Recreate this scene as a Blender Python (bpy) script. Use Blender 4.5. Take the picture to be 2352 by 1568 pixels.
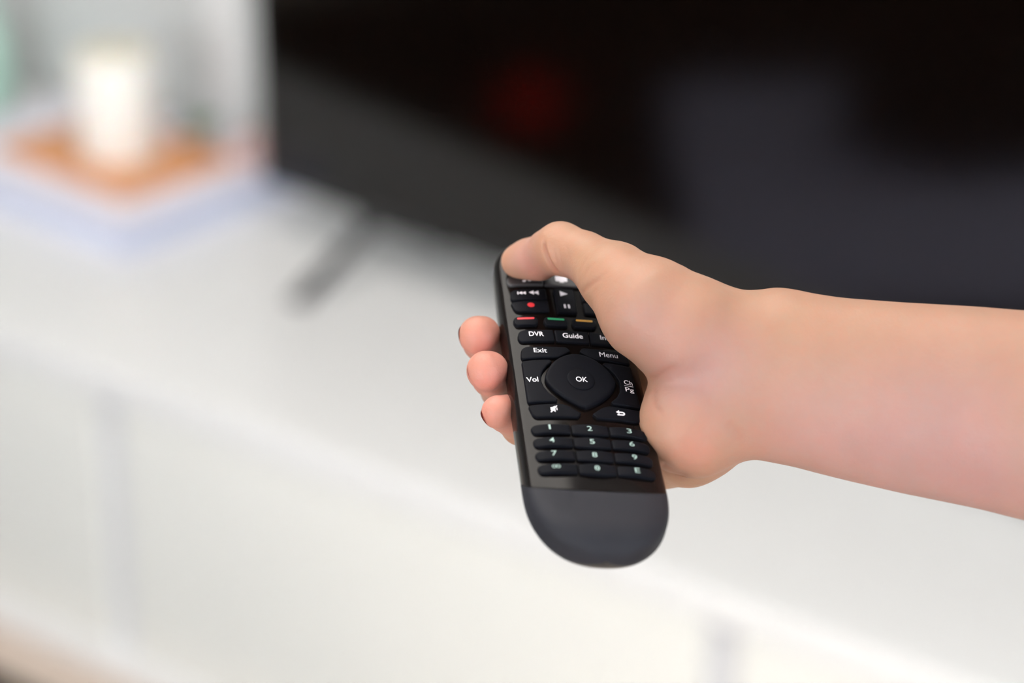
import bpy, bmesh, math
import numpy as np
from mathutils import Matrix, Vector, Euler

for o in list(bpy.data.objects): bpy.data.objects.remove(o)
SC = bpy.context.scene
COL = SC.collection
V = Vector

# ------------------------------------------------------------------ camera
TH = math.radians(24.5)
CAMP = V((0, 0, 1.62))
RX, UX, BX = V((1, 0, 0)), V((0, math.sin(TH), math.cos(TH))), V((0, -math.cos(TH), math.sin(TH)))
FP = 5553.0
cam = bpy.data.cameras.new('camera'); camo = bpy.data.objects.new('camera', cam); COL.objects.link(camo)
cam.sensor_width = 36.0; cam.lens = FP * 36 / 2352; cam.clip_start = 0.05; cam.clip_end = 60
camo.matrix_world = Matrix.Translation(CAMP) @ Matrix((RX, UX, BX)).transposed().to_4x4()
cam.dof.use_dof = True; cam.dof.focus_distance = 0.912; cam.dof.aperture_fstop = 3.8
cam.dof.aperture_blades = 0
SC.camera = camo

def room(a, b, z=0.0):
    """room frame: a along the cabinet, b towards the wall behind it"""
    return V((0.8 * a + 0.6 * b, -0.6 * a + 0.8 * b, z))
RYAW = math.atan2(-0.6, 0.8)

# ------------------------------------------------------------------ world and light
w = bpy.data.worlds.new('daylight'); SC.world = w; w.use_nodes = True
w.node_tree.nodes['Background'].inputs[0].default_value = (0.78, 0.89, 1.0, 1)
w.node_tree.nodes['Background'].inputs[1].default_value = 2.5

def area(name, a, b, z, sx, sy, target, power, col):
    l = bpy.data.lights.new(name, 'AREA'); l.shape = 'RECTANGLE'; l.size = sx; l.size_y = sy
    l.energy = power; l.color = col
    o = bpy.data.objects.new(name, l); COL.objects.link(o); o.location = room(a, b, z)
    d = room(*target) - o.location
    o.rotation_euler = d.to_track_quat('-Z', 'Y').to_euler()
    return o
area('window_daylight_rear', -0.6, -2.42, 1.55, 2.6, 1.7, (-0.8, 2, 1.5), 92, (1.0, 0.985, 0.95))
area('window_daylight_right', 2.42, 0.2, 1.5, 2.4, 1.8, (-1.6, 1.2, 0.8), 46, (0.95, 0.97, 1.0))
area('ceiling_lamp_light', -1.3, 0.9, 2.50, 1.3, 1.3, (-1.1, 0.9, 0), 33, (1.0, 0.95, 0.88))  # overhead fill added to brighten top surfaces, no fitting modelled

SC.view_settings.view_transform = 'Standard'
SC.view_settings.look = 'None'
SC.view_settings.gamma = 1
SC.view_settings.use_curve_mapping = False
SC.view_settings.exposure = 0.04

# ------------------------------------------------------------------ materials
def mat(name, col, rough=0.5, spec=0.5, metal=0.0, coat=0.0, bump=None, var=None, sss=0.0, attr=None, emit=None):
    m = bpy.data.materials.new(name); m.use_nodes = True
    nt = m.node_tree; b = nt.nodes['Principled BSDF']
    b.inputs['Base Color'].default_value = (*col, 1)
    b.inputs['Roughness'].default_value = rough
    b.inputs['Specular IOR Level'].default_value = spec
    b.inputs['Metallic'].default_value = metal
    b.inputs['Coat Weight'].default_value = coat
    tc = nt.nodes.new('ShaderNodeTexCoord')
    src = None
    if attr:
        a = nt.nodes.new('ShaderNodeAttribute'); a.attribute_name = attr; src = a.outputs['Color']
    if var:
        sc_, amt = var
        n = nt.nodes.new('ShaderNodeTexNoise'); n.inputs['Scale'].default_value = sc_; n.inputs['Detail'].default_value = 4
        nt.links.new(tc.outputs['Object'], n.inputs['Vector'])
        r = nt.nodes.new('ShaderNodeMapRange'); r.inputs[3].default_value = 1 - amt; r.inputs[4].default_value = 1 + amt
        r.inputs[1].default_value = 0.3; r.inputs[2].default_value = 0.7
        nt.links.new(n.outputs['Fac'], r.inputs[0])
        mx = nt.nodes.new('ShaderNodeVectorMath'); mx.operation = 'SCALE'
        mx.inputs[0].default_value = col
        if src: nt.links.new(src, mx.inputs[0])
        nt.links.new(r.outputs[0], mx.inputs['Scale']); src = mx.outputs[0]
    if src: nt.links.new(src, b.inputs['Base Color'])
    if bump:
        prev = None
        for (sc_, st, dist) in bump:
            n = nt.nodes.new('ShaderNodeTexNoise'); n.inputs['Scale'].default_value = sc_; n.inputs['Detail'].default_value = 5
            nt.links.new(tc.outputs['Object'], n.inputs['Vector'])
            bp = nt.nodes.new('ShaderNodeBump'); bp.inputs['Strength'].default_value = st; bp.inputs['Distance'].default_value = dist
            nt.links.new(n.outputs['Fac'], bp.inputs['Height'])
            if prev: nt.links.new(prev, bp.inputs['Normal'])
            prev = bp.outputs[0]
        nt.links.new(prev, b.inputs['Normal'])
    if sss:
        b.inputs['Subsurface Weight'].default_value = sss
        b.inputs['Subsurface Radius'].default_value = (1.0, 0.35, 0.2)
        b.inputs['Subsurface Scale'].default_value = 0.006
    if emit:
        b.inputs['Emission Color'].default_value = (*emit[0], 1); b.inputs['Emission Strength'].default_value = emit[1]
    return m

M = dict(
    wall=mat('wall_paint', (0.66, 0.68, 0.68), 0.7, var=(3, 0.02), bump=[(180, 0.1, 0.001)]),
    ceil=mat('ceiling_paint', (0.85, 0.85, 0.84), 0.8, var=(2, 0.01)),
    floor=mat('floor_laminate', (0.56, 0.46, 0.39), 0.4, var=(2.5, 0.05)),
    trim=mat('white_trim', (0.86, 0.87, 0.88), 0.35, var=(4, 0.01)),
    lacq=mat('white_lacquer', (0.80, 0.80, 0.80), 0.28, 0.5, var=(3, 0.01)),
    door=mat('warm_white_lacquer', (0.82, 0.82, 0.785), 0.25, 0.5, var=(3, 0.01)),
    carc=mat('carcass_white', (0.68, 0.685, 0.71), 0.4, var=(3, 0.01)),
    screen=mat('screen_glass', (0.0022, 0.0012, 0.0008), 0.10, 0.36, var=(2, 0.02)),
    tvblack=mat('television_plastic', (0.012, 0.012, 0.013), 0.35, var=(20, 0.05)),
    tvleg=mat('television_leg_metal', (0.10, 0.10, 0.105), 0.4, metal=0.5, var=(20, 0.05)),
    cover=mat('book_cover_lavender', (0.84, 0.81, 0.90), 0.35, var=(9, 0.03)),
    pages=mat('book_pages_blue', (0.55, 0.60, 0.76), 0.7, var=(30, 0.04)),
    wood=mat('orange_wood', (0.74, 0.34, 0.15), 0.45, var=(14, 0.18), bump=[(40, 0.2, 0.001)]),
    wax=mat('candle_wax', (0.90, 0.87, 0.82), 0.45, sss=0.2, var=(10, 0.01)),
    waxtop=mat('candle_wax_top', (0.84, 0.76, 0.58), 0.5, sss=0.1, var=(20, 0.03)),
    wick=mat('wick', (0.05, 0.04, 0.03), 0.9, var=(60, 0.1)),
    leaf=mat('leaf_green', (0.05, 0.17, 0.05), 0.5, var=(30, 0.2)),
    potm=mat('clay_pot', (0.42, 0.30, 0.22), 0.7, var=(30, 0.06)),
    pink=mat('pink_ceramic', (0.60, 0.40, 0.38), 0.4, var=(20, 0.04)),
    mint=mat('mint_glaze', (0.50, 0.76, 0.65), 0.2, var=(10, 0.05)),
    rug=mat('brown_rug', (0.014, 0.009, 0.006), 0.95, 0.1, var=(40, 0.2), bump=[(300, 0.5, 0.004)]),
    pouf=mat('lavender_blue_fabric', (0.72, 0.72, 0.97), 0.9, 0.2, var=(60, 0.06), bump=[(400, 0.3, 0.001)]),
    blackfab=mat('black_fabric', (0.008, 0.008, 0.009), 0.9, 0.1, var=(60, 0.1)),
    redfab=mat('red_fabric', (0.88, 0.008, 0.005), 0.8, 0.2, var=(60, 0.1)),
    gloss=mat('gloss_black_plastic', (0.0045, 0.0032, 0.0030), 0.11, 0.13, var=(40, 0.05)),
    shell=mat('satin_dark_grey_plastic', (0.020, 0.019, 0.019), 0.32, 0.5, var=(60, 0.05)),
    matte=mat('soft_touch_charcoal', (0.017, 0.0175, 0.0235), 0.62, 0.26, var=(90, 0.12), bump=[(900, 0.12, 0.0004), (3500, 0.15, 0.0001)]),
    key=mat('rubber_black', (0.0032, 0.0038, 0.0065), 0.58, 0.08, var=(300, 0.1)),
    keysheen=mat('rubber_black_sheen', (0.030, 0.029, 0.033), 0.36, 0.5, var=(300, 0.05)),  # activity keys: reflected sheen painted into the colour as a lighter grey
    white=mat('print_white', (0.88, 0.85, 0.92), 0.5, var=(200, 0.02)),
    mintw=mat('print_pale_green', (0.36, 0.50, 0.46), 0.5, var=(200, 0.02)),
    red=mat('print_red', (0.62, 0.02, 0.03), 0.45, var=(200, 0.02)),
    green=mat('print_green', (0.01, 0.27, 0.11), 0.45, var=(200, 0.02)),
    yellow=mat('print_yellow', (0.60, 0.30, 0.02), 0.45, var=(200, 0.02)),
    nail=mat('nail_polish_plum', (0.62, 0.22, 0.19), 0.3, 0.5, var=(100, 0.03)),
    nailn=mat('bare_nail', (0.72, 0.42, 0.33), 0.25, 0.5, var=(100, 0.02)),
    glass=None,
)
g = bpy.data.materials.new('window_glass'); g.use_nodes = True
gb = g.node_tree.nodes['Principled BSDF']; gb.inputs['Transmission Weight'].default_value = 1; gb.inputs['Roughness'].default_value = 0
gb.inputs['IOR'].default_value = 1.01
M['glass'] = g

# ------------------------------------------------------------------ helpers
def mesh_obj(name, verts, faces, m, parent=None, smooth=False):
    me = bpy.data.meshes.new(name); me.from_pydata([tuple(v) for v in verts], [], faces); me.update()
    if m: me.materials.append(m)
    o = bpy.data.objects.new(name, me); COL.objects.link(o)
    if parent: o.parent = parent
    if smooth:
        for p in me.polygons: p.use_smooth = True
    return o
def bm_obj(name, bm, m, parent=None, smooth=False):
    bmesh.ops.recalc_face_normals(bm, faces=bm.faces)
    me = bpy.data.meshes.new(name); bm.to_mesh(me); bm.free()
    me.materials.append(m)
    o = bpy.data.objects.new(name, me); COL.objects.link(o)
    if parent: o.parent = parent
    if smooth:
        for p in me.polygons: p.use_smooth = True
    return o
def box_bm(x0, x1, y0, y1, z0, z1, bev=0.0, bm=None, seg=2):
    bm = bm or bmesh.new()
    r = bmesh.ops.create_cube(bm, size=1)
    for v in r['verts']:
        v.co = V(((x0 + x1) / 2 + v.co.x * (x1 - x0), (y0 + y1) / 2 + v.co.y * (y1 - y0), (z0 + z1) / 2 + v.co.z * (z1 - z0)))
    if bev:
        es = {e for v in r['verts'] for e in v.link_edges}
        bmesh.ops.bevel(bm, geom=list(es), offset=bev, segments=seg, affect='EDGES', profile=0.5)
    return bm
def box(name, x0, x1, y0, y1, z0, z1, m, parent=None, bev=0.0):
    return bm_obj(name, box_bm(x0, x1, y0, y1, z0, z1, bev), m, parent)
def lathe(name, prof, m, parent=None, n=40, at=(0, 0, 0)):
    vs, fs = [], []
    for (r, z) in prof:
        for k in range(n):
            a = 2 * math.pi * k / n; vs.append((at[0] + r * math.cos(a), at[1] + r * math.sin(a), at[2] + z))
    for i in range(len(prof) - 1):
        for k in range(n):
            k2 = (k + 1) % n; fs.append((i * n + k, i * n + k2, (i + 1) * n + k2, (i + 1) * n + k))
    fs.append(tuple(reversed(range(n)))); fs.append(tuple(range((len(prof) - 1) * n, len(prof) * n)))
    return mesh_obj(name, vs, fs, m, parent, True)
def empty(name, loc, rz=0.0):
    o = bpy.data.objects.new(name, None); COL.objects.link(o); o.location = loc; o.rotation_euler = (0, 0, rz)
    o.empty_display_size = 0.05
    return o
def tag(o, label=None, cat=None, group=None, kind=None):
    if label: o['label'] = label
    if cat: o['category'] = cat
    if group: o['group'] = group
    if kind: o['kind'] = kind
    return o
def struct(o, label, cat=None):
    o['kind'] = 'structure'; o['label'] = label; o['category'] = cat or o.name.split('_')[0]
    return o
ROOT0 = (room(0, 0), RYAW)
def place(o):
    """put an object modelled in room coordinates into the world"""
    o.rotation_euler = (0, 0, RYAW); return o

# ------------------------------------------------------------------ setting
A0, A1, B0, B1, H = -4.3, 2.3, -2.3, 2.44, 2.6
struct(place(box('floor', A0 - .12, A1 + .12, B0 - .12, B1 + .12, -0.1, 0, M['floor'])), 'beige floor in front of the white television bench')
struct(place(box('ceiling', A0 - .12, A1 + .12, B0 - .12, B1 + .12, H, H + .1, M['ceil'])), 'plain white ceiling')
struct(place(box('wall_back', A0 - .12, A1 + .12, B1, B1 + .12, 0, H, M['wall'])), 'pale grey wall behind the television bench', 'wall')
struct(place(box('wall_left', A0 - .12, A0, B0, B1, 0, H, M['wall'])), 'pale grey wall to the left of the room', 'wall')
def wall_open(name, horiz, fixed, t, lo, hi, olo, ohi, z0, z1):
    bm = bmesh.new()
    for (a, b, c, d) in ((lo, olo, 0, H), (ohi, hi, 0, H), (olo, ohi, 0, z0), (olo, ohi, z1, H)):
        if horiz: box_bm(a, b, fixed, fixed + t, c, d, bm=bm)
        else: box_bm(fixed, fixed + t, a, b, c, d, bm=bm)
    return place(bm_obj(name, bm, M['wall']))
struct(wall_open('wall_right', False, A1, .12, B0, B1, -1.0, 1.4, .6, 2.4), 'pale grey side wall with a wide window', 'wall')
struct(wall_open('wall_front', True, B0 - .12, .12, A0, A1, -1.9, 0.7, .7, 2.4), 'pale grey wall behind the viewer with a window', 'wall')
def window(name, horiz, fixed, a, b, z0, z1, lab):
    bm = bmesh.new()
    def bb(p, q, r, s):
        if horiz: box_bm(p, q, fixed + .03, fixed + .09, r, s, bm=bm)
        else: box_bm(fixed + .03, fixed + .09, p, q, r, s, bm=bm)
    f = .06
    bb(a, b, z0, z0 + f); bb(a, b, z1 - f, z1); bb(a, a + f, z0 + f, z1 - f); bb(b - f, b, z0 + f, z1 - f)
    bb((a + b) / 2 - .03, (a + b) / 2 + .03, z0 + f, z1 - f)
    o = place(bm_obj(name, bm, M['trim']))
    if horiz: p = box('pane', a + f, b - f, fixed + .055, fixed + .061, z0 + f, z1 - f, M['glass'], o)
    else: p = box('pane', fixed + .055, fixed + .061, a + f, b - f, z0 + f, z1 - f, M['glass'], o)
    return struct(o, lab, 'window')
window('window_1', False, A1, -1.0, 1.4, .6, 2.4, 'white framed window in the side wall')
window('window_2', True, B0 - .12, -1.9, 0.7, .7, 2.4, 'white framed window behind the viewer')
# white vertical casing on the back wall, a strip of it shows left of the television
struct(place(box('trim_1', -2.36, -2.295, B1 - .03, B1, 0, H, M['trim'], bev=.004)), 'white vertical moulding on the wall left of the television', 'trim')

# ------------------------------------------------------------------ television bench
CB0, CB1, CL, CR, CH = 1.757, 2.425, -2.80, -0.18, 0.42
cb = empty('television_bench', (0, 0, 0), RYAW)
tag(cb, 'long low white gloss bench with flat doors, carrying the television', 'cabinet')
box('top_panel', CL, CR, CB0 - .004, CB1, CH - .036, CH, M['lacq'], cb, .004)
box('bottom_panel', CL, CR, CB0 - .012, CB1, 0, .034, M['lacq'], cb, .004)
box('side_panel', CL, CL + .03, CB0 + .004, CB1, .034, CH - .036, M['lacq'], cb, .001)
box('side_panel', CR - .03, CR, CB0 + .004, CB1, .034, CH - .036, M['lacq'], cb, .001)
box('back_panel', CL + .03, CR - .03, CB1 - .012, CB1, .034, CH - .036, M['carc'], cb)
gaps = [-1.915, -1.06]
for gx in gaps:
    box('partition', gx - .024, gx + .024, CB0 + .012, CB1 - .012, .034, CH - .036, M['carc'], cb, .001)
ed = [CL + .032] + [c for gx in gaps for c in (gx - .021, gx + .021)] + [CR - .032]
for i in range(0, len(ed), 2):
    box('door', ed[i], ed[i + 1], CB0 - .002, CB0 + .018, .036, CH - .038, M['door'], cb, .003)

# ------------------------------------------------------------------ television
TW, THT = 1.56, 0.85
tyaw = RYAW - math.radians(6.7)
tv = empty('television', room(-2.036, 2.178, CH), tyaw)
tag(tv, 'large flat black television standing on the white bench', 'television')
tz = 0.083
box('housing', 0.0, TW, .004, .030, tz, tz + THT, M['tvblack'], tv, .004)
box('rear_housing', .12, TW - .12, .030, .06, tz + .05, tz + .45, M['tvblack'], tv, .012)
fb = bmesh.new()
for (a, b, c, d) in ((0, TW, tz, tz + .014), (0, TW, tz + THT - .008, tz + THT), (0, .008, tz + .014, tz + THT - .008), (TW - .008, TW, tz + .014, tz + THT - .008)):
    box_bm(a, b, -.004, .004, c, d, .001, fb)
bm_obj('bezel', fb, M['tvblack'], tv)
box('screen', .008, TW - .008, -.001, .004, tz + .014, tz + THT - .008, M['screen'], tv)
for lx in (.19, TW - .19):
    bm = bmesh.new()
    box_bm(lx - .012, lx + .012, -.006, .03, tz - .02, tz, .003, bm)
    for s in (-1, 1):
        r = bmesh.ops.create_cube(bm, size=1)
        p0 = V((lx, .012, tz - .012)); p1 = V((lx, .012 + s * .125, .006))
        d = (p1 - p0); q = d.to_track_quat('X', 'Z')
        for v in r['verts']:
            c = V((v.co.x * d.length, v.co.y * .02, v.co.z * .012)); v.co = (p0 + p1) / 2 + q @ c
        box_bm(lx - .012, lx + .012, p1.y - .012, p1.y + .012, 0, .010, .003, bm)
    bm_obj('stand_leg', bm, M['tvleg'], tv)

# ------------------------------------------------------------------ things on the bench
bk = empty('book', room(-2.132, 2.012, CH), RYAW + math.radians(-4))
tag(bk, 'thick pale lavender book lying flat on the bench left of the television', 'book')
BW, BD, BT = .47, .33, .045
box('cover', -BW, 0, 0, BD, 0, .004, M['cover'], bk, .001)
box('cover', -BW, 0, 0, BD, BT - .004, BT, M['cover'], bk, .001)
box('page_block', -BW + .004, -.004, .004, BD - .006, .004, BT - .004, M['pages'], bk)
box('spine', -BW, 0, BD - .006, BD, .004, BT - .004, M['cover'], bk)
bd = empty('wooden_board', room(-2.195, 2.075, CH + BT), RYAW + math.radians(-6))
tag(bd, 'orange brown wooden board lying on the lavender book', 'board')
bm = box_bm(-.285, 0, 0, .20, .0, .012, .005)
bm_obj('board_body', bm, M['wood'], bd)
hb = bmesh.new(); 
lathe('rim_ring', [(.061, .012), (.065, .012), (.065, .015), (.061, .015)], M['wood'], bd, 48, (-.145, .115, 0))
cp = room(-2.312, 2.185, CH + BT + .012)
cd = empty('pillar_candle', cp)
tag(cd, 'thick cream white pillar candle standing on the wooden board', 'candle')
lathe('candle_body', [(.055, 0), (.057, .003), (.057, .140), (.055, .145), (.052, .1455)], M['wax'], cd, 48)
lathe('melted_top', [(.0515, .1455), (.044, .1462), (.02, .1458), (.004, .1456)], M['waxtop'], cd, 48)
lathe('wick', [(.0012, .1456), (.0012, .156), (.0005, .158)], M['wick'], cd, 10)
pp = empty('potted_plant', room(-2.232, 2.262, CH + BT + .0125))
tag(pp, 'tiny green leafed plant in a clay pot right of the candle', 'plant')
lathe('pot', [(.012, 0), (.014, .001), (.017, .022), (.0175, .023), (.015, .0235)], M['potm'], pp, 28)
for i in range(14):
    a = i * 2.4; t = .25 + .05 * (i % 5)
    L = .030; tip = V((math.cos(a) * L * (.5 + t), math.sin(a) * L * (.5 + t), .02 + L * (1.1 - t)))
    side = V((-math.sin(a), math.cos(a), 0)) * .006
    base = V((0, 0, .02)); mid = base.lerp(tip, .55) + V((0, 0, .004))
    mesh_obj('leaf', [base - V((0, 0, .001)), mid - side, mid + side, tip, mid + V((0, 0, .0015))], [(0, 1, 4), (0, 4, 2), (1, 3, 4), (2, 4, 3), (0, 2, 3, 1)], M['leaf'], pp)
pk = empty('tealight_holder', room(-2.168, 2.295, CH + BT + .0005))
tag(pk, 'small dusty pink tealight holder beside the clay pot', 'candle holder')
lathe('holder_cup', [(.016, 0), (.02, .002), (.024, .02), (.023, .036), (.020, .036), (.019, .015)], M['pink'], pk, 32)
lathe('tealight', [(.0175, .0155), (.0175, .028), (.016, .0285), (.003, .0283)], M['wax'], pk, 32)
vs_ = empty('mint_vase', room(-2.715, 2.29, CH))
tag(vs_, 'mint green glazed vase at the far left end of the bench', 'vase')
lathe('vase_body', [(.030, 0), (.042, .004), (.052, .05), (.050, .10), (.036, .15), (.025, .18), (.030, .20), (.027, .20), (.022, .18), (.030, .15)], M['mint'], vs_, 40)

# ------------------------------------------------------------------ made-up things, out of view, added for the reflections in the screen
rg = place(box('rug', -4.1, -1.45, -1.6, 1.66, 0.0005, .012, M['rug'], bev=.004))
tag(rg, 'dark brown rug added out of view to darken the screen reflection', 'rug')  # made-up rug, keeps the mirrored floor dark in the screen

fc = empty('floor_cushion', room(-2.42, .58, .012), RYAW + math.radians(40))
tag(fc, 'flat lavender blue cushion shape added for the bluish screen reflection', 'cushion')  # stand-in for an unknown bluish shape mirrored in the screen
bm_obj('cushion_body', box_bm(-.38, .72, -.40, .36, 0, .07, .03, seg=4), M['pouf'], fc, True)
bag = lathe('black_pouf', [(.12, 0), (.20, .02), (.235, .08), (.20, .15), (.09, .18)], M['blackfab'], None, 40)
bag.location = room(-2.30, .44, .082); tag(bag, 'small round black pouf shape added for the dark patch mirrored in the screen', 'pouf')  # stand-in for an unknown dark shape mirrored in the screen
ball = lathe('red_ball', [(.066 * math.sin(t * math.pi / 14) + 1e-5, .066 - .066 * math.cos(t * math.pi / 14)) for t in range(15)], M['redfab'], None, 32)
ball.location = room(-2.98, .94, .012); tag(ball, 'small red fabric ball added for the red spot mirrored in the screen', 'ball')  # made-up ball, gives the screen its red mirrored spot

# ------------------------------------------------------------------ remote control
def P(px, py, d):
    """point of the camera's view at depth d (mm) -> world"""
    d /= 1000.0
    return CAMP + RX * ((px - 1176) / FP * d) + UX * (-(py - 784) / FP * d) - BX * d
v_ = V((-.107, .65, -.75)).normalized(); u_ = V((.98, -.06, -.19)); u_ = (u_ - v_ * u_.dot(v_)).normalized(); n_ = u_.cross(v_)
toW = lambda c: RX * c.x + UX * c.y + BX * c.z
RU, RV, RN = toW(u_), toW(v_), toW(n_)
RO = P(1360, 1118, 880)
rc = bpy.data.objects.new('remote_control', None); COL.objects.link(rc)
rc.matrix_world = Matrix.Translation(RO) @ Matrix((RU, RV, RN)).transposed().to_4x4() @ Matrix.Scale(0.001, 4)
tag(rc, 'black television remote control with many buttons held in the hand', 'remote control')
YB, YT, YS = -38.0, 136.5, -11.5
def wid(y):
    base = np.interp(y, [-5, 95, 125], [26.5, 25.5, 24.9])
    s = min(1, max(0, (y - YB) / 33)); f = (1 - (1 - s) ** 2.4) ** (1 / 2.35)
    s = min(1, max(0, (YT - y) / 20)); f2 = (1 - (1 - s) ** 2.5) ** .43
    return base * f * f2
def top(y):
    s = min(1, max(0, (y - YB) / 13)); f = (1 - (1 - s) ** 2.4) ** (1 / 2.4)
    s = min(1, max(0, (YT - y) / 9)); f2 = (1 - (1 - s) ** 2.4) ** .45
    return 9.0 * f * f2
PW = 4.2
def ztop(x, y):
    ww = max(wid(y), 1e-3)
    return top(y) * max(0.0, 1 - abs(x / ww) ** PW) ** (1 / PW)
SEAM = 1.2
def shell(name, ys, t0, t1, m, nth=40):
    """skin of the body between two angles; the seam between faceplate and tail cap is a slanted cut"""
    vs, fs = [], []
    for y in ys:
        for k in range(nth + 1):
            a = t0 + (t1 - t0) * k / nth; c, s = math.cos(a), math.sin(a)
            pe = PW if s >= 0 else 2.3
            fx = math.copysign(abs(c) ** (2 / pe), c); fz = math.copysign(abs(s) ** (2 / pe), s)
            sy = YS + SEAM * 9.0 * (1 - fz)
            yy = YB + (y - YB) * (sy - YB) / (YS - YB) if y < YS else YT - (YT - y) * (YT - sy) / (YT - YS)
            ww, tt = wid(yy), top(yy)
            vs.append((ww * fx, yy, (tt if s >= 0 else tt * .95) * fz))
    n = nth + 1
    for i in range(len(ys) - 1):
        for k in range(nth): fs.append((i * n + k, i * n + k + 1, (i + 1) * n + k + 1, (i + 1) * n + k))
    fs.append(tuple(range(n))); fs.append(tuple(reversed(range((len(ys) - 1) * n, len(ys) * n))))
    return mesh_obj(name, vs, fs, m, rc, True)
def ease(a, b, n, end):
    t = np.linspace(0, 1, n)
    if end == 'lo': t = t ** 2.2
    if end == 'hi': t = 1 - (1 - t) ** 2.2
    return list(a + (b - a) * t)
upY = [YS + .12] + ease(YS + .4, 110, 40, '') + ease(112, YT - .001, 26, 'hi')
tailY = ease(YB + .001, YS - .5, 40, 'lo') + [YS - .12]
LO = -.62
o = shell('gloss_faceplate', upY, LO, math.pi - LO, M['gloss'], nth=72)
o['label'] = 'glossy black faceplate'
o = shell('tail_cap', tailY, LO, math.pi - LO, M['matte'], nth=72)
o['label'] = 'matte charcoal tail cap'
shell('back_shell', tailY + upY, math.pi - LO, 2 * math.pi + LO, M['shell'], nth=40)

def rounded(pts, rad, seg=6):
    """corner-rounded polygon; rad is one number or one per corner"""
    out = []; n = len(pts)
    for i in range(n):
        r = rad[i] if isinstance(rad, (list, tuple)) else rad
        p = V((*pts[i], 0)); a = V((*pts[i - 1], 0)) - p; b = V((*pts[(i + 1) % n], 0)) - p
        la, lb = a.length, b.length; a.normalize(); b.normalize()
        if r <= 0: out.append((p.x, p.y)); continue
        ang = a.angle(b); tl = min(r / math.tan(ang / 2), la * .48, lb * .48)
        p0, p1 = p + a * tl, p + b * tl
        for k in range(seg + 1):
            t = k / seg; q = p0 * (1 - t) ** 2 + p * 2 * t * (1 - t) + p1 * t * t
            out.append((q.x, q.y))
    return out
def inset(pts, d):
    n = len(pts); ar = sum(pts[i][0] * pts[(i + 1) % n][1] - pts[(i + 1) % n][0] * pts[i][1] for i in range(n))
    s = 1 if ar > 0 else -1; out = []
    for i in range(n):
        a = V((*pts[i - 1], 0)); p = V((*pts[i], 0)); b = V((*pts[(i + 1) % n], 0))
        e1 = (p - a).normalized() if (p - a).length > 1e-6 else (b - p).normalized()
        e2 = (b - p).normalized() if (b - p).length > 1e-6 else e1
        nn = V((-(e1 + e2).y, (e1 + e2).x, 0)).normalized() * s
        out.append((p.x + nn.x * d, p.y + nn.y * d))
    return out
def keymesh(name, pts, h, m, dome=None, bev=.45, mirror=False, label=None, parent=None):
    if mirror: pts = [(-x, y) for x, y in pts][::-1]
    ar = sum(pts[i][0] * pts[(i + 1) % len(pts)][1] - pts[(i + 1) % len(pts)][0] * pts[i][1] for i in range(len(pts)))
    if ar < 0: pts = pts[::-1]
    bm = bmesh.new()
    rings = [(pts, -1.2), (pts, h - bev), (inset(pts, bev * .12), h - bev * .55), (inset(pts, bev * .45), h - bev * .15), (inset(pts, bev), h)]
    rv = [[bm.verts.new((x, y, z)) for x, y in r] for r, z in rings]
    n = len(pts)
    for i in range(len(rv) - 1):
        for k in range(n): bm.faces.new((rv[i][k], rv[i][(k + 1) % n], rv[i + 1][(k + 1) % n], rv[i + 1][k]))
    bm.faces.new(rv[-1])
    xs = [p[0] for p in pts]; ys = [p[1] for p in pts]
    for ax, lo, hi in ((0, min(xs), max(xs)), (1, min(ys), max(ys))):
        c = lo + 1.3
        while c < hi - .5:
            co = V((c, 0, 0)) if ax == 0 else V((0, c, 0)); no = V((1, 0, 0)) if ax == 0 else V((0, 1, 0))
            bmesh.ops.bisect_plane(bm, geom=bm.verts[:] + bm.edges[:] + bm.faces[:], plane_co=co, plane_no=no, dist=1e-4)
            c += 1.5
    for vv in bm.verts:
        z = ztop(vv.co.x, vv.co.y)
        if dome and vv.co.z > 0: z += dome(vv.co.x, vv.co.y)
        vv.co.z += z
    o = bm_obj(name, bm, m, parent or rc, True)
    me = o.data
    if label: o['label'] = label
    return o
def print_flat(name, polys, zoff, m, parent, label=None, dome=None):
    vs, fs = [], []
    for poly in polys:
        b = len(vs); vs += [(x, y, ztop(x, y) + zoff + (dome(x, y) if dome else 0)) for x, y in poly]
        ar = sum(poly[i][0] * poly[(i + 1) % len(poly)][1] - poly[(i + 1) % len(poly)][0] * poly[i][1] for i in range(len(poly)))
        f = list(range(b, len(vs))); fs.append(tuple(f if ar > 0 else f[::-1]))
    o = mesh_obj(name, vs, fs, m, parent)
    if label: o['label'] = label
    return o
def text(s, cx, cy, w_, h_, zoff, m, parent, label=None, dome=None, bold=.012, extra=None):
    cu = bpy.data.curves.new('txt', 'FONT'); cu.body = s; cu.size = 1; cu.fill_mode = 'FRONT'; cu.offset = bold; cu.resolution_u = 4
    t = bpy.data.objects.new('txt', cu); COL.objects.link(t)
    dg = bpy.context.evaluated_depsgraph_get(); me = bpy.data.meshes.new_from_object(t.evaluated_get(dg))
    bpy.data.objects.remove(t); bpy.data.curves.remove(cu)
    xs = [v.co.x for v in me.vertices]; ys = [v.co.y for v in me.vertices]
    x0, x1, y0, y1 = min(xs), max(xs), min(ys), max(ys)
    for v in me.vertices:
        x = cx + ((v.co.x - x0) / (x1 - x0) - .5) * w_; y = cy + ((v.co.y - y0) / (y1 - y0) - .5) * h_
        v.co = (x, y, ztop(x, y) + zoff + (dome(x, y) if dome else 0))
    me.materials.clear(); me.materials.append(m); me.name = 'lettering'
    o = bpy.data.objects.new('lettering', me); COL.objects.link(o); o.parent = parent
    if label: o['label'] = label
    return o
def arc(cx, cy, rx, ry, a0, a1, n=12):
    return [(cx + rx * math.cos(math.radians(a0 + (a1 - a0) * k / n)), cy + ry * math.sin(math.radians(a0 + (a1 - a0) * k / n))) for k in range(n + 1)]

KH = 1.1; TZ = KH + .13
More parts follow.
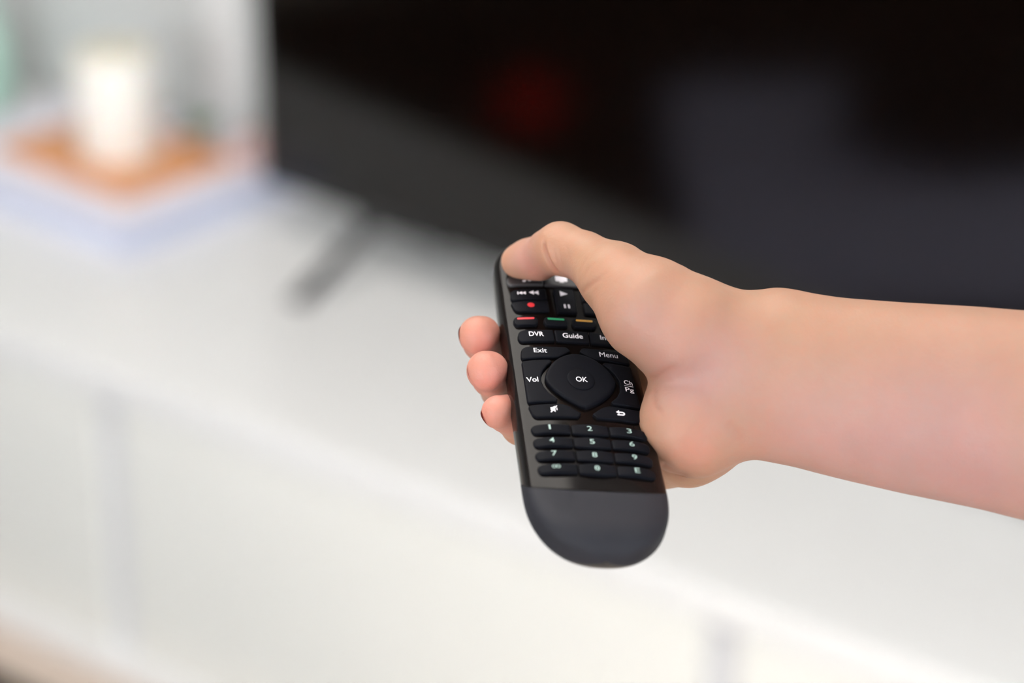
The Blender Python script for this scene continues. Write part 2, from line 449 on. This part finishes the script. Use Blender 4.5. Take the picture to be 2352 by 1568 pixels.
# power key and activity keys (mostly under the thumb)
keymesh('power_button', rounded([(-6, 120), (6, 120), (6, 126), (-6, 126)], 2.8), KH, M['key'])
actL = rounded([(-21.9, 102.5), (-7.6, 103.0), (-7.6, 109.2), (-21.5, 109.0)], [2.6, .5, .5, 2.6])
a1 = keymesh('button', actL, KH, M['keysheen'], label='music activity button with grey sheen in its colour')
a2 = keymesh('button', rounded([(-7.1, 103.0), (7.1, 103.0), (7.1, 109.4), (-7.1, 109.4)], .5), KH, M['keysheen'], label='television activity button with grey sheen in its colour')
a3 = keymesh('button', actL, KH, M['keysheen'], mirror=True, label='film activity button with grey sheen in its colour')
print_flat('symbol', [arc(-15.2, 104.8, .7, .55, 0, 360, 14)[:-1], [(-14.7, 104.8), (-14.4, 104.8), (-14.4, 107.4), (-14.7, 107.4)],
                      arc(-13.0, 105.2, .7, .55, 0, 360, 14)[:-1], [(-12.5, 105.2), (-12.2, 105.2), (-12.2, 107.8), (-12.5, 107.8)], [(-14.7, 107.0), (-12.2, 107.4), (-12.2, 108), (-14.7, 107.6)]], TZ, M['white'], a1)
print_flat('symbol', [rounded([(-2.4, 105.7), (2.4, 105.7), (2.4, 108.9), (-2.4, 108.9)], .5), [(-1.1, 105.0), (1.1, 105.0), (.6, 105.7), (-.6, 105.7)]], TZ, M['white'], a2)
# transport keys
rew = keymesh('button', rounded([(-21.6, 93.3), (-7.0, 94.3), (-7.0, 100.9), (-21.0, 99.6)], [1.8, .9, .9, 2.6]), KH, M['key'])
rec = keymesh('button', rounded([(-20.6, 86.3), (-7.0, 86.9), (-7.0, 93.6), (-21.7, 92.4)], [3.2, .9, .9, .9]), KH, M['key'])
ff = keymesh('button', rounded([(-21.6, 93.3), (-7.0, 94.3), (-7.0, 100.9), (-21.0, 99.6)], [1.8, .9, .9, 2.6]), KH, M['key'], mirror=True)
stp = keymesh('button', rounded([(-20.6, 86.3), (-7.0, 86.9), (-7.0, 93.6), (-21.7, 92.4)], [3.2, .9, .9, .9]), KH, M['key'], mirror=True)
pl = keymesh('button', rounded([(-4.0, 86.6), (4.1, 86.6), (4.1, 101.0), (-4.0, 101.0)], .9), KH + .3, M['key'])
tri = lambda x, y, w_, h_, s=1: [(x, y), (x + w_ * s, y + h_ / 2), (x + w_ * s, y - h_ / 2)]
print_flat('symbol', [[(-18.6, 96.7), (-18.2, 96.7), (-18.2, 98.3), (-18.6, 98.3)], tri(-18.2, 97.5, 1.5, 1.8), tri(-16.8, 97.5, 1.5, 1.8), tri(-14.1, 97.8, 2.0, 2.5), tri(-12.2, 97.8, 2.0, 2.5)], TZ, M['white'], rew)
print_flat('symbol', [tri(18.2, 97.5, 1.5, 1.8, -1), tri(16.8, 97.5, 1.5, 1.8, -1), tri(14.1, 97.8, 2.0, 2.5, -1), tri(12.2, 97.8, 2.0, 2.5, -1)], TZ, M['white'], ff)
print_flat('symbol', [arc(-14.1, 90.2, 1.4, 1.35, 0, 360, 24)[:-1]], TZ, M['red'], rec, 'red record dot')
print_flat('symbol', [rounded([(12.8, 88.9), (15.4, 88.9), (15.4, 91.5), (12.8, 91.5)], .2)], TZ, M['white'], stp)
print_flat('symbol', [[(-1.7, 96.1), (1.4, 97.7), (-1.7, 99.3)], rounded([(-1.1, 88.9), (-.3, 88.9), (-.3, 91.3), (-1.1, 91.3)], .3), rounded([(.5, 88.9), (1.3, 88.9), (1.3, 91.3), (.5, 91.3)], .3)], TZ + .3, M['white'], pl)
# colour keys
for cx, mm, nm in ((-17.1, 'red', 'red'), (-5.3, 'green', 'green'), (5.9, 'yellow', 'yellow'), (17.3, 'white', 'pale')):
    k = keymesh('colour_button', rounded([(cx - 4.7, 78.2), (cx + 4.7, 78.2), (cx + 4.7, 83.2), (cx - 4.7, 83.2)], 2.2), KH + .3, M['key'])
    print_flat('colour_bar', [rounded([(cx - 3.3, 81.3), (cx + 3.3, 81.3), (cx + 3.3, 82.4), (cx - 3.3, 82.4)], .45)], TZ + .32, M[mm], k, nm + ' bar on a colour button')
# row DVR Guide Info
row = rounded([(-21.6, 68.4), (-7.1, 69.3), (-7.1, 75.9), (-20.6, 75.4)], [3.0, .5, .5, 3.2])
k = keymesh('button', row, KH, M['key']); text('DVR', -14.0, 72.9, 5.7, 2.6, TZ, M['white'], k)
k = keymesh('button', rounded([(-6.6, 69.3), (6.6, 69.3), (6.6, 75.9), (-6.6, 75.9)], .5), KH, M['key']); text('Guide', .2, 72.8, 7.9, 2.8, TZ, M['white'], k)
k = keymesh('button', row, KH, M['key'], mirror=True); text('Info', 13.6, 72.9, 5.0, 2.6, TZ, M['white'], k)
# Exit / Menu
ex = rounded([(-21.4, 58.6), (-6.8, 60.0), (-1.6, 63.9), (-3.2, 66.1), (-20.6, 65.6)], [1.4, 3, 1.0, 1.2, 3.2])
k = keymesh('button', ex, KH, M['key']); text('Exit', -13.6, 63.3, 5.1, 2.6, TZ, M['white'], k)
k = keymesh('button', ex, KH, M['key'], mirror=True); text('Menu', 13.0, 62.8, 7.2, 2.7, TZ, M['white'], k, bold=0)
# volume and channel rockers, hollowed beside the pad
def rocker():
    cur = [(-9.7, 57.0), (-12.0, 54.6), (-13.9, 51.6), (-15.0, 48.4), (-15.2, 45.6), (-14.6, 42.4), (-12.9, 38.8), (-10.2, 35.8)]
    return rounded([(-21.6, 34.1), (-10.6, 34.6)] + cur[::-1] + [(-10.6, 58.1), (-21.3, 57.4)], [1.0, .5] + [.4] * 8 + [.8, .9], 4)
k = keymesh('rocker_button', rocker(), KH + .2, M['key']); text('Vol', -18.6, 46.4, 4.4, 2.7, TZ + .22, M['white'], k)
k = keymesh('rocker_button', rocker(), KH + .2, M['key'], mirror=True)
text('Ch', 18.5, 47.6, 3.4, 2.4, TZ + .22, M['white'], k); text('Pg', 18.5, 43.2, 3.4, 3.1, TZ + .22, M['white'], k)
print_flat('symbol', [[(16.7, 45.5), (20.3, 45.5), (20.3, 45.75), (16.7, 45.75)]], TZ + .24, M['white'], k)
# direction pad
pad = []
for q_ in range(72):
    a_ = 2 * math.pi * q_ / 72; c_, s_ = math.cos(a_), math.sin(a_); e_ = 1.75 if s_ > 0 else 1.35 
    e_ = 1.55 + .2 * s_; r_ = (abs(c_ / 13.7) ** e_ + abs(s_ / 15.2) ** e_) ** (-1 / e_)
    pad.append((r_ * c_, 46.9 + r_ * s_))
dish = lambda x, y: 1.1 - .5 * math.exp(-((x) ** 2 + (y - 47.3) ** 2) / 60)
k = keymesh('direction_pad', pad, 1.3, M['key'], dome=lambda x, y: .45 - .45 * math.exp(-(x ** 2 + (y - 47.0) ** 2) / 60), bev=.9)
okk = keymesh('ok_button', arc(0, 47.0, 5.3, 5.9, 0, 360, 48)[:-1], 1.85, M['key'], bev=.4)
text('OK', .2, 46.8, 4.5, 2.8, 1.97, M['white'], okk)
# mute / back
mu = rounded([(-20.2, 25.8), (-3.6, 26.5), (-2.0, 28.6), (-6.6, 32.6), (-9.2, 33.6), (-21.7, 32.6)], [3.0, .7, .8, 1.4, 2, 1.0])
k = keymesh('button', mu, KH, M['key'])
print_flat('symbol', [[(-13.6, 29.4), (-12.9, 29.4), (-11.9, 28.5), (-11.9, 31.9), (-12.9, 31.0), (-13.6, 31.0)], [(-13.9, 28.4), (-13.5, 28.2), (-10.9, 31.9), (-11.3, 32.1)], [(-11.4, 29.6), (-11.1, 29.5), (-11.1, 30.9), (-11.4, 30.8)]], TZ, M['white'], k)
k = keymesh('button', mu, KH, M['key'], mirror=True)
print_flat('symbol', [[(11.2, 30.3), (12.5, 31.4), (12.5, 30.65), (13.6, 30.65), (13.6, 29.95), (12.5, 29.95), (12.5, 29.2)],
                      arc(13.6, 29.6, 1.05, 1.05, 90, -90) + arc(13.6, 29.6, .5, .4, -90, 90), [(11.6, 28.55), (13.6, 28.55), (13.6, 29.2), (11.6, 29.2)]], TZ, M['white'], k)
# number block
ring = lambda cx, cy, a, b, w_: arc(cx, cy, a, b, 0, 360, 20) + arc(cx, cy, a - w_, b - w_, 360, 0, 20)
names = [['1', '2', '3'], ['4', '5', '6'], ['7', '8', '9'], ['oo', '0', 'E']]
for r in range(4):
    y1 = 22.1 - 7.0 * r; y0 = y1 - 5.0
    dip = .5
    for c in range(3):
        xc = (c - 1) * 14.4
        dm = (lambda xc: lambda x, y: .55 * max(0, 1 - ((x - xc) / 7.2) ** 2))(xc)
        if c == 1:
            pts = rounded([(-7.0, y0 + .3), (-2.5, y0 - .3), (2.5, y0 - .3), (7.0, y0 + .3), (7.0, y1), (2.5, y1 + .35), (-2.5, y1 + .35), (-7.0, y1)], [.6, 3, 3, .6, .6, 3, 3, .6])
            k = keymesh('number_button', pts, KH - .2, M['key'], dome=dm)
        else:
            pts = rounded([(-21.6, y0 - .2), (-7.4, y0 + .3), (-7.4, y1), (-22.2, y1 - .5)], [2.2, .5, .5, 2.2])
            k = keymesh('number_button', pts, KH - .2, M['key'], dome=(lambda x, y, f=dm: f(x, y)), mirror=(c == 2))
        s = names[r][c]; tw = .75 if s == '1' else (2.7 if s == 'oo' else 1.9); hh = 1.5 if s == 'oo' else 2.5
        if s == 'oo':
            print_flat('symbol', [ring(-16.1, y1 - 2.1, .8, .85, .28), ring(-14.65, y1 - 2.1, .8, .85, .28)], KH - .02, M['mintw'], k, dome=dm)
            continue
        text(s, (c - 1) * 15.0 - .3, y1 - 2.2, tw, hh, KH - .02, M['mintw'], k, dome=dm, bold=.004)
        if s == '0': print_flat('symbol', [arc(-.3, y1 - 2.2, .28, .35, 0, 360, 10)[:-1]], KH - .02, M['mintw'], k, dome=dm)

# ------------------------------------------------------------------ hand and forearm: one continuous surface from a distance field
def cs(px, py, d):
    return np.array([(px - 1176) / FP * d, -(py - 784) / FP * d, -d])
def rr(rpx, d): return rpx / FP * d
h = .55
xs = [-27.0]
while xs[-1] < 78: xs.append(xs[-1] + h)
st = h
while xs[-1] < 345: st = min(2.6, st * 1.03); xs.append(xs[-1] + st)
gx = np.array(xs, np.float32); gy = np.arange(-90, 50, h, dtype=np.float32); gz = np.arange(-1034, -812, h * 1.1, dtype=np.float32)
BIG = 30.0
def new(): return np.full((len(gx), len(gy), len(gz)), BIG, np.float32)
def region(lo, hi):
    i = [slice(max(0, int(np.searchsorted(g_, l)) - 1), min(len(g_), int(np.searchsorted(g_, h_)) + 1)) for g_, l, h_ in zip((gx, gy, gz), lo, hi)]
    return i, gx[i[0]][:, None, None], gy[i[1]][None, :, None], gz[i[2]][None, None, :]
def smin(a, b, k):
    hh = np.clip(.5 + .5 * (b - a) / k, 0, 1); return b * (1 - hh) + a * hh - k * hh * (1 - hh)
def cone(F, p, q, r1, r2, k):
    m = max(r1, r2) + k + 3
    i, X, Y, Z = region(np.minimum(p, q) - m, np.maximum(p, q) + m)
    d = q - p; L = float(d @ d) + 1e-9
    t = np.clip(((X - p[0]) * d[0] + (Y - p[1]) * d[1] + (Z - p[2]) * d[2]) / L, 0, 1)
    dist = np.sqrt((X - p[0] - t * d[0]) ** 2 + (Y - p[1] - t * d[1]) ** 2 + (Z - p[2] - t * d[2]) ** 2) - (r1 + (r2 - r1) * t)
    F[tuple(i)] = smin(F[tuple(i)], dist, k)
def chain(F, pts, k):
    """pts: (px, py, depth mm, radius px)"""
    for a, b in zip(pts[:-1], pts[1:]):
        cone(F, cs(*a[:3]), cs(*b[:3]), rr(a[3], a[2]), rr(b[3], b[2]), k)
def merge(A, B, k):
    return smin(A, B, k)

# forearm: sections (px x, top, bottom, depth, half depth mm)
S = [(1560, 740, 985, 912, 17), (1610, 705, 1030, 911, 21), (1650, 686, 1046, 910, 23), (1700, 677, 1051, 909, 23.8), (1735, 667, 1054.6, 908, 23.8), (1784, 659, 1064, 906, 23), (1824, 664, 1072, 905, 23.5),
     (1869, 674, 1084, 904, 24), (1936, 684, 1101, 902, 25), (2070, 694, 1132, 898, 27), (2248, 704, 1168, 893, 30), (2352, 713, 1195, 889, 32), (2700, 722, 1262, 880, 37), (3300, 735, 1330, 865, 42)]
FA = new()
sx = np.array([cs(s[0], 0, s[3])[0] for s in S]); yt = np.array([cs(0, s[1], s[3])[1] for s in S]); yb = np.array([cs(0, s[2], s[3])[1] for s in S])
zc = np.array([-s[3] for s in S], float); bb = np.array([s[4] for s in S], float)
def ip(vals): 
    # smooth (cosine-blended) interpolation along x
    v0 = np.interp(gx, sx, vals); kk = np.array([1, 2, 3, 2, 1.]); kk /= kk.sum()
    return np.convolve(np.pad(v0, 2, mode='edge'), kk, 'valid')
YT_, YB_, ZC, HB = ip(yt), ip(yb), ip(zc), ip(bb)
yc = ((YT_ + YB_) / 2)[:, None, None]; ha = ((YT_ - YB_) / 2)[:, None, None]; zcc = ZC[:, None, None]; hb_ = HB[:, None, None]
q = ((np.abs(gy[None, :, None] - yc) / ha) ** 2.25 + (np.abs(gz[None, None, :] - zcc) / hb_) ** 2.25) ** (1 / 2.25)
FA = ((q - 1) * np.minimum(ha, hb_)).astype(np.float32)
FA = np.maximum(FA, np.maximum(sx[0] - gx, gx - sx[-1])[:, None, None]).astype(np.float32)
del q
# thumb and its fleshy base
TB = new()
chain(TB, [(1189, 600, 951, 38.5), (1212, 595, 949, 45.5), (1238, 593, 946, 49)], 2.0)
chain(TB, [(1238, 593, 946, 49), (1262, 578, 939, 51), (1287, 571, 934, 60), (1343, 590, 927, 57), (1412, 638, 915, 83), (1492, 708, 906, 120), (1583, 765, 905, 133), (1700, 815, 907, 130)], 2.2)
chain(TB, [(1420, 622, 925, 59), (1530, 674, 915, 65), (1640, 735, 908, 78)], 3)
# heel of the palm below it
HP = new()
chain(HP, [(1572, 935, 905, 86), (1578, 980, 902, 95), (1608, 1000, 905, 92)], 5)
chain(HP, [(1578, 980, 902, 92), (1700, 880, 908, 140)], 10)
chain(HP, [(1560, 760, 909, 118), (1660, 850, 911, 156)], 4)
chain(HP, [(1535, 905, 908, 42), (1545, 935, 905, 56)], 5)
# outer edge of the palm, further back, running to the little finger
OP = new()
chain(OP, [(1665, 950, 912, 105), (1622, 1014, 917, 73), (1580, 1040, 924, 68), (1520, 1050, 938, 62), (1440, 985, 955, 62)], 8)
chain(OP, [(1660, 880, 918, 110), (1540, 880, 945, 90), (1455, 860, 968, 60)], 9)
chain(OP, [(1650, 810, 922, 110), (1540, 780, 950, 85), (1455, 770, 980, 58)], 9)
chain(OP, [(1640, 780, 925, 95), (1540, 720, 955, 75), (1470, 690, 985, 55)], 9)
# fingers
FG = new()
for pts in ([(1440, 690, 990, 54), (1310, 665, 1004, 46), (1235, 645, 1000, 43), (1200, 625, 998, 39)],
            [(1455, 770, 985, 54), (1230, 845, 992, 46), (1140, 822, 966, 44), (1108, 786, 944, 43), (1099, 770, 935, 43), (1110, 766, 937, 39)],
            [(1455, 860, 970, 54), (1240, 925, 966, 45), (1145, 897, 944, 39), (1127, 868, 926, 41), (1118, 851, 918, 44), (1128, 848, 919, 39)],
            [(1440, 985, 955, 54), (1290, 1010, 944, 44), (1195, 980, 928, 41), (1160, 951, 914, 39), (1144, 946, 907, 36), (1168, 949, 914, 39), (1190, 962, 920, 40)]):
    chain(FG, pts, 2.0)
FG = merge(OP, FG, 3.0); del OP
HND = merge(TB, FG, 4.0); del TB, FG
HND = merge(HND, HP, 3.4); del HP
F = merge(HND, FA, 5.5); del HND, FA
# surface nets
def surface_nets(F):
    s = F < 0
    nx, ny, nz = F.shape
    cell = s[:-1, :-1, :-1].astype(np.int8)
    cnt = np.zeros((nx - 1, ny - 1, nz - 1), np.int8)
    for a in (0, 1):
        for b in (0, 1):
            for c in (0, 1): cnt += s[a:nx - 1 + a, b:ny - 1 + b, c:nz - 1 + c]
    act = (cnt > 0) & (cnt < 8)
    I, J, K = np.nonzero(act); idx = np.full(act.shape, -1, np.int32); idx[I, J, K] = np.arange(len(I))
    G = (gx, gy, gz)
    acc = np.zeros((len(I), 3)); n = np.zeros(len(I))
    for ax in range(3):
        for u in (0, 1):
            for v in (0, 1):
                o0 = [0, 0, 0]; others = [a for a in range(3) if a != ax]; o0[others[0]] = u; o0[others[1]] = v
                o1 = list(o0); o1[ax] = 1
                f0 = F[I + o0[0], J + o0[1], K + o0[2]]; f1 = F[I + o1[0], J + o1[1], K + o1[2]]
                m = (f0 < 0) != (f1 < 0); t = np.where(m, f0 / np.where(m, f0 - f1, 1), 0)
                b = (I, J, K)
                for a in range(3):
                    g0 = G[a][b[a] + o0[a]]; g1 = G[a][b[a] + o1[a]]
                    acc[:, a] += np.where(m, g0 + (g1 - g0) * t, 0)
                n += m
    P_ = acc / n[:, None]
    quads = []
    for ax in range(3):
        o1 = [0, 0, 0]; o1[ax] = 1
        A = s[1:nx - 1, 1:ny - 1, 1:nz - 1]
        B = s[1 + o1[0]:nx - 1 + o1[0], 1 + o1[1]:ny - 1 + o1[1], 1 + o1[2]:nz - 1 + o1[2]]
        i, j, k = np.nonzero(A != B); sg = A[i, j, k]; i += 1; j += 1; k += 1
        o = [a for a in range(3) if a != ax]
        def ix(du, dv):
            d = [0, 0, 0]; d[o[0]] = du; d[o[1]] = dv; return idx[i + d[0], j + d[1], k + d[2]]
        qd = np.stack([ix(-1, -1), ix(0, -1), ix(0, 0), ix(-1, 0)], 1)
        flip = sg if ax != 1 else ~sg
        qd[~flip] = qd[~flip][:, ::-1]
        quads.append(qd)
    Q = np.concatenate(quads); Q = Q[(Q >= 0).all(1)]
    return P_, Q
Pv, Q = surface_nets(F); del F
# light Laplacian relaxation of the surface
E_ = np.concatenate([Q[:, [0, 1]], Q[:, [1, 2]], Q[:, [2, 3]], Q[:, [3, 0]]])
def relax(P_, it, f):
    for _ in range(it):
        S_ = np.zeros_like(P_); c = np.zeros(len(P_))
        for a in range(3):
            S_[:, a] = np.bincount(E_[:, 0], P_[E_[:, 1], a], len(P_)) + np.bincount(E_[:, 1], P_[E_[:, 0], a], len(P_))
        c = np.bincount(E_[:, 0], minlength=len(P_)) + np.bincount(E_[:, 1], minlength=len(P_))
        P_ = P_ * (1 - f) + f * S_ / c[:, None]
    return P_
Pv = relax(Pv, 4, .5)
# skin folds pressed into the surface
A_, B_, C_ = Pv[Q[:, 0]], Pv[Q[:, 1]], Pv[Q[:, 2]]
fn = np.cross(B_ - A_, C_ - A_); vn = np.zeros_like(Pv)
for c_ in range(4):
    for a in range(3): vn[:, a] += np.bincount(Q[:, c_], fn[:, a], len(Pv))
vn /= np.linalg.norm(vn, axis=1)[:, None] + 1e-9
if vn[np.argmax(Pv[:, 2]), 2] < 0: vn = -vn
crease = np.zeros(len(Pv))
def fold(line, depth, wid_):
    global Pv
    px = np.stack([1176 + FP * Pv[:, 0] / -Pv[:, 2], 784 - FP * Pv[:, 1] / -Pv[:, 2]], 1)
    best = np.full(len(Pv), 1e9); tt = np.zeros(len(Pv)); n = len(line) - 1
    for i in range(n):
        a, b = np.array(line[i], float), np.array(line[i + 1], float); d = b - a
        t = np.clip(((px - a) @ d) / (d @ d), 0, 1); ds = np.linalg.norm(px - a - t[:, None] * d, axis=1)
        m = ds < best; best[m] = ds[m]; tt[m] = (i + t[m]) / n
    fade = np.clip(np.minimum(tt, 1 - tt) * 6 + .25, 0, 1)
    g = np.exp(-(best / wid_) ** 2) * fade * (vn[:, 2] > .05)
    Pv = Pv - vn * (g * depth)[:, None] + vn * (np.exp(-(best / (2.4 * wid_)) ** 2) * fade * depth * .22 * (vn[:, 2] > .05))[:, None]
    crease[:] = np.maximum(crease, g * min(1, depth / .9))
fold([(1249, 552), (1252, 572), (1259, 594), (1270, 613), (1285, 630)], 1.1, 3.8)
fold([(1284, 572), (1288, 596), (1297, 622)], .22, 4)
fold([(1272, 566), (1276, 590), (1286, 615)], .15, 4)
fold([(1338, 676), (1348, 660), (1364, 648), (1385, 640)], .35, 6)
fold([(1340, 640), (1352, 618), (1372, 600)], .16, 5)
fold([(1330, 630), (1340, 608), (1352, 590)], .14, 5)
fold([(1490, 873), (1508, 866), (1528, 851), (1560, 838)], .7, 10)
fold([(1300, 556), (1305, 580), (1316, 606)], .14, 4)
fold([(1352, 668), (1372, 640), (1400, 622)], .18, 5)
fold([(1548, 868), (1575, 850), (1600, 842)], .2, 10)
fold([(1504, 890), (1501, 915), (1505, 935), (1520, 950)], .45, 8)
fold([(1516, 1064), (1535, 1076), (1556, 1088), (1580, 1095)], .9, 9)
fold([(1560, 1062), (1590, 1068), (1630, 1066)], .25, 7)
fold([(1668, 968), (1685, 985), (1700, 1010)], .35, 14)
pxy = np.stack([1176 + FP * Pv[:, 0] / -Pv[:, 2], 784 - FP * Pv[:, 1] / -Pv[:, 2]], 1)
# skin colour: tan with redder fingertips and palm heel; folds reddened with shade painted in
base = np.array([.388, .208, .132]); pinkc = np.array([.376, .202, .178]); redc = np.array([.54, .215, .17]); browc = np.array([.42, .215, .14])
Wp = np.zeros(len(Pv)); Wr = np.zeros(len(Pv)); Wb = np.zeros(len(Pv))
def blob(W, px, py, d, r, a):
    c = cs(px, py, d); W += a * np.exp(-((Pv - c) ** 2).sum(1) / (r * r))
for p in ((1110, 785, 935), (1125, 860, 918), (1150, 955, 908)): blob(Wr, *p, 14, .9)
blob(Wr, 1235, 610, 940, 8, .45); blob(Wr, 1590, 1025, 890, 9, .55); blob(Wr, 1290, 590, 930, 6, .25)
for p in ((1480, 740, 890, 16, .6), (1560, 900, 890, 14, .6), (1650, 830, 890, 16, .7), (1850, 960, 880, 26, .6), (2100, 980, 870, 30, .7), (2300, 960, 870, 30, .5), (1330, 640, 925, 8, .5), (1210, 590, 940, 9, .7)): blob(Wp, *p)
lowf = np.clip((-Pv[:, 1] - 28) / 30, 0, 1) * np.clip((Pv[:, 0] - 75) / 20, 0, 1); Wp += .7 * lowf
Wp = np.clip(Wp, 0, 1)[:, None]; Wr = np.clip(Wr, 0, 1)[:, None]
colr = base * (1 - Wp) + pinkc * Wp; colr = colr * (1 - Wr) + redc * Wr
colr = colr * (1 - .5 * crease[:, None]) + np.array([.33, .13, .09]) * .5 * crease[:, None]  # darkens the folds, their shade put into the skin colour
Wd = CAMP; R3 = np.array([RX, UX, BX])
Pw = (Pv / 1000.0) @ R3 + np.array(CAMP)
org = np.array(P(1640, 850, 905))
me = bpy.data.meshes.new('person')
me.vertices.add(len(Pw)); me.vertices.foreach_set('co', (Pw - org).astype(np.float32).ravel())
me.loops.add(Q.size); me.loops.foreach_set('vertex_index', Q.ravel().astype(np.int32))
me.polygons.add(len(Q)); me.polygons.foreach_set('loop_start', (np.arange(len(Q)) * 4).astype(np.int32))
me.update(calc_edges=True); me.validate()
me.polygons.foreach_set('use_smooth', np.ones(len(me.polygons), bool))
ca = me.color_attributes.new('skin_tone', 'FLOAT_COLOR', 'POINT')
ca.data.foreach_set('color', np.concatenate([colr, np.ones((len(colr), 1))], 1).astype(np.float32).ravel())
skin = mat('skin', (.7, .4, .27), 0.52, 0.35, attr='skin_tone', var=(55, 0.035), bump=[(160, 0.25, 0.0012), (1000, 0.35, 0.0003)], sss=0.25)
nt = skin.node_tree; bs = nt.nodes['Principled BSDF']; old = bs.inputs['Base Color'].links[0].from_socket
tc = nt.nodes.new('ShaderNodeTexCoord')
for sc_, c0, c1 in ((34, (1.02, .985, .99, 1), (.98, 1.015, 1.01, 1)), (260, (1.015, .99, .985, 1), (.99, 1.02, 1.03, 1))):
    nz = nt.nodes.new('ShaderNodeTexNoise'); nz.inputs['Scale'].default_value = sc_; nz.inputs['Detail'].default_value = 3
    nt.links.new(tc.outputs['Object'], nz.inputs['Vector'])
    cr = nt.nodes.new('ShaderNodeValToRGB'); cr.color_ramp.elements[0].position = .35; cr.color_ramp.elements[1].position = .65
    cr.color_ramp.elements[0].color = c0; cr.color_ramp.elements[1].color = c1; nt.links.new(nz.outputs['Fac'], cr.inputs[0])
    mu_ = nt.nodes.new('ShaderNodeVectorMath'); mu_.operation = 'MULTIPLY'
    nt.links.new(old, mu_.inputs[0]); nt.links.new(cr.outputs[0], mu_.inputs[1]); old = mu_.outputs[0]
nt.links.new(old, bs.inputs['Base Color'])
me.materials.append(skin)
person = bpy.data.objects.new('person', me); COL.objects.link(person); person.location = org
tag(person, 'bare hand and forearm reaching in from the right, thumb pressing a black remote control', 'person')
# finger nails, seen almost edge-on
def nail(tip, nxt, out, r, w_, l_, m, lift=.32):
    T = cs(*tip); N = cs(*nxt); ax = (T - N); ax /= np.linalg.norm(ax)
    o_ = np.array(out, float); o_ -= ax * (o_ @ ax); o_ /= np.linalg.norm(o_); sd = np.cross(ax, o_)
    vs, fs = [], []; n1, n2 = 14, 12
    for lay in (0, 1):
        for i in range(n1):
            s = (i / (n1 - 1)) * 2 - 1
            for j in range(n2):
                t = j / (n2 - 1); hw = w_ * (1 - .12 * t ** 3) * (1 if t < .75 else math.sqrt(max(.05, 1 - ((t - .75) / .27) ** 2)))
                a = s * hw / r; along = -l_ * .55 + l_ * t
                rad = r + lift - .035 * max(0, along) ** 2 * .6 - lay * .5
                p = T + ax * along + (o_ * math.cos(a) + sd * math.sin(a)) * rad
                vs.append(p)
    for lay in (0, 1):
        b = lay * n1 * n2
        for i in range(n1 - 1):
            for j in range(n2 - 1):
                f = (b + i * n2 + j, b + i * n2 + j + 1, b + (i + 1) * n2 + j + 1, b + (i + 1) * n2 + j)
                fs.append(f if lay else f[::-1])
    W = (np.array(vs) / 1000) @ R3 + np.array(CAMP) - org
    o = mesh_obj('fingernail', [tuple(p) for p in W], fs, m, person, True)
    return o
nail((1099, 770, 935), (1130, 812, 960), (-.93, -.05, -.36), 7.15, 3.3, 9, M['nail'])
nail((1120, 851, 918), (1138, 890, 940), (-.90, -.28, -.34), 7.3, 3.3, 9, M['nail'])
nail((1146, 947, 906), (1185, 978, 922), (-.84, -.42, -.36), 6.05, 2.9, 8, M['nail'])
nail((1198, 599, 950), (1245, 588, 944), (-.05, .86, -.5), 6.9, 5.0, 11, M['nailn'], .35)
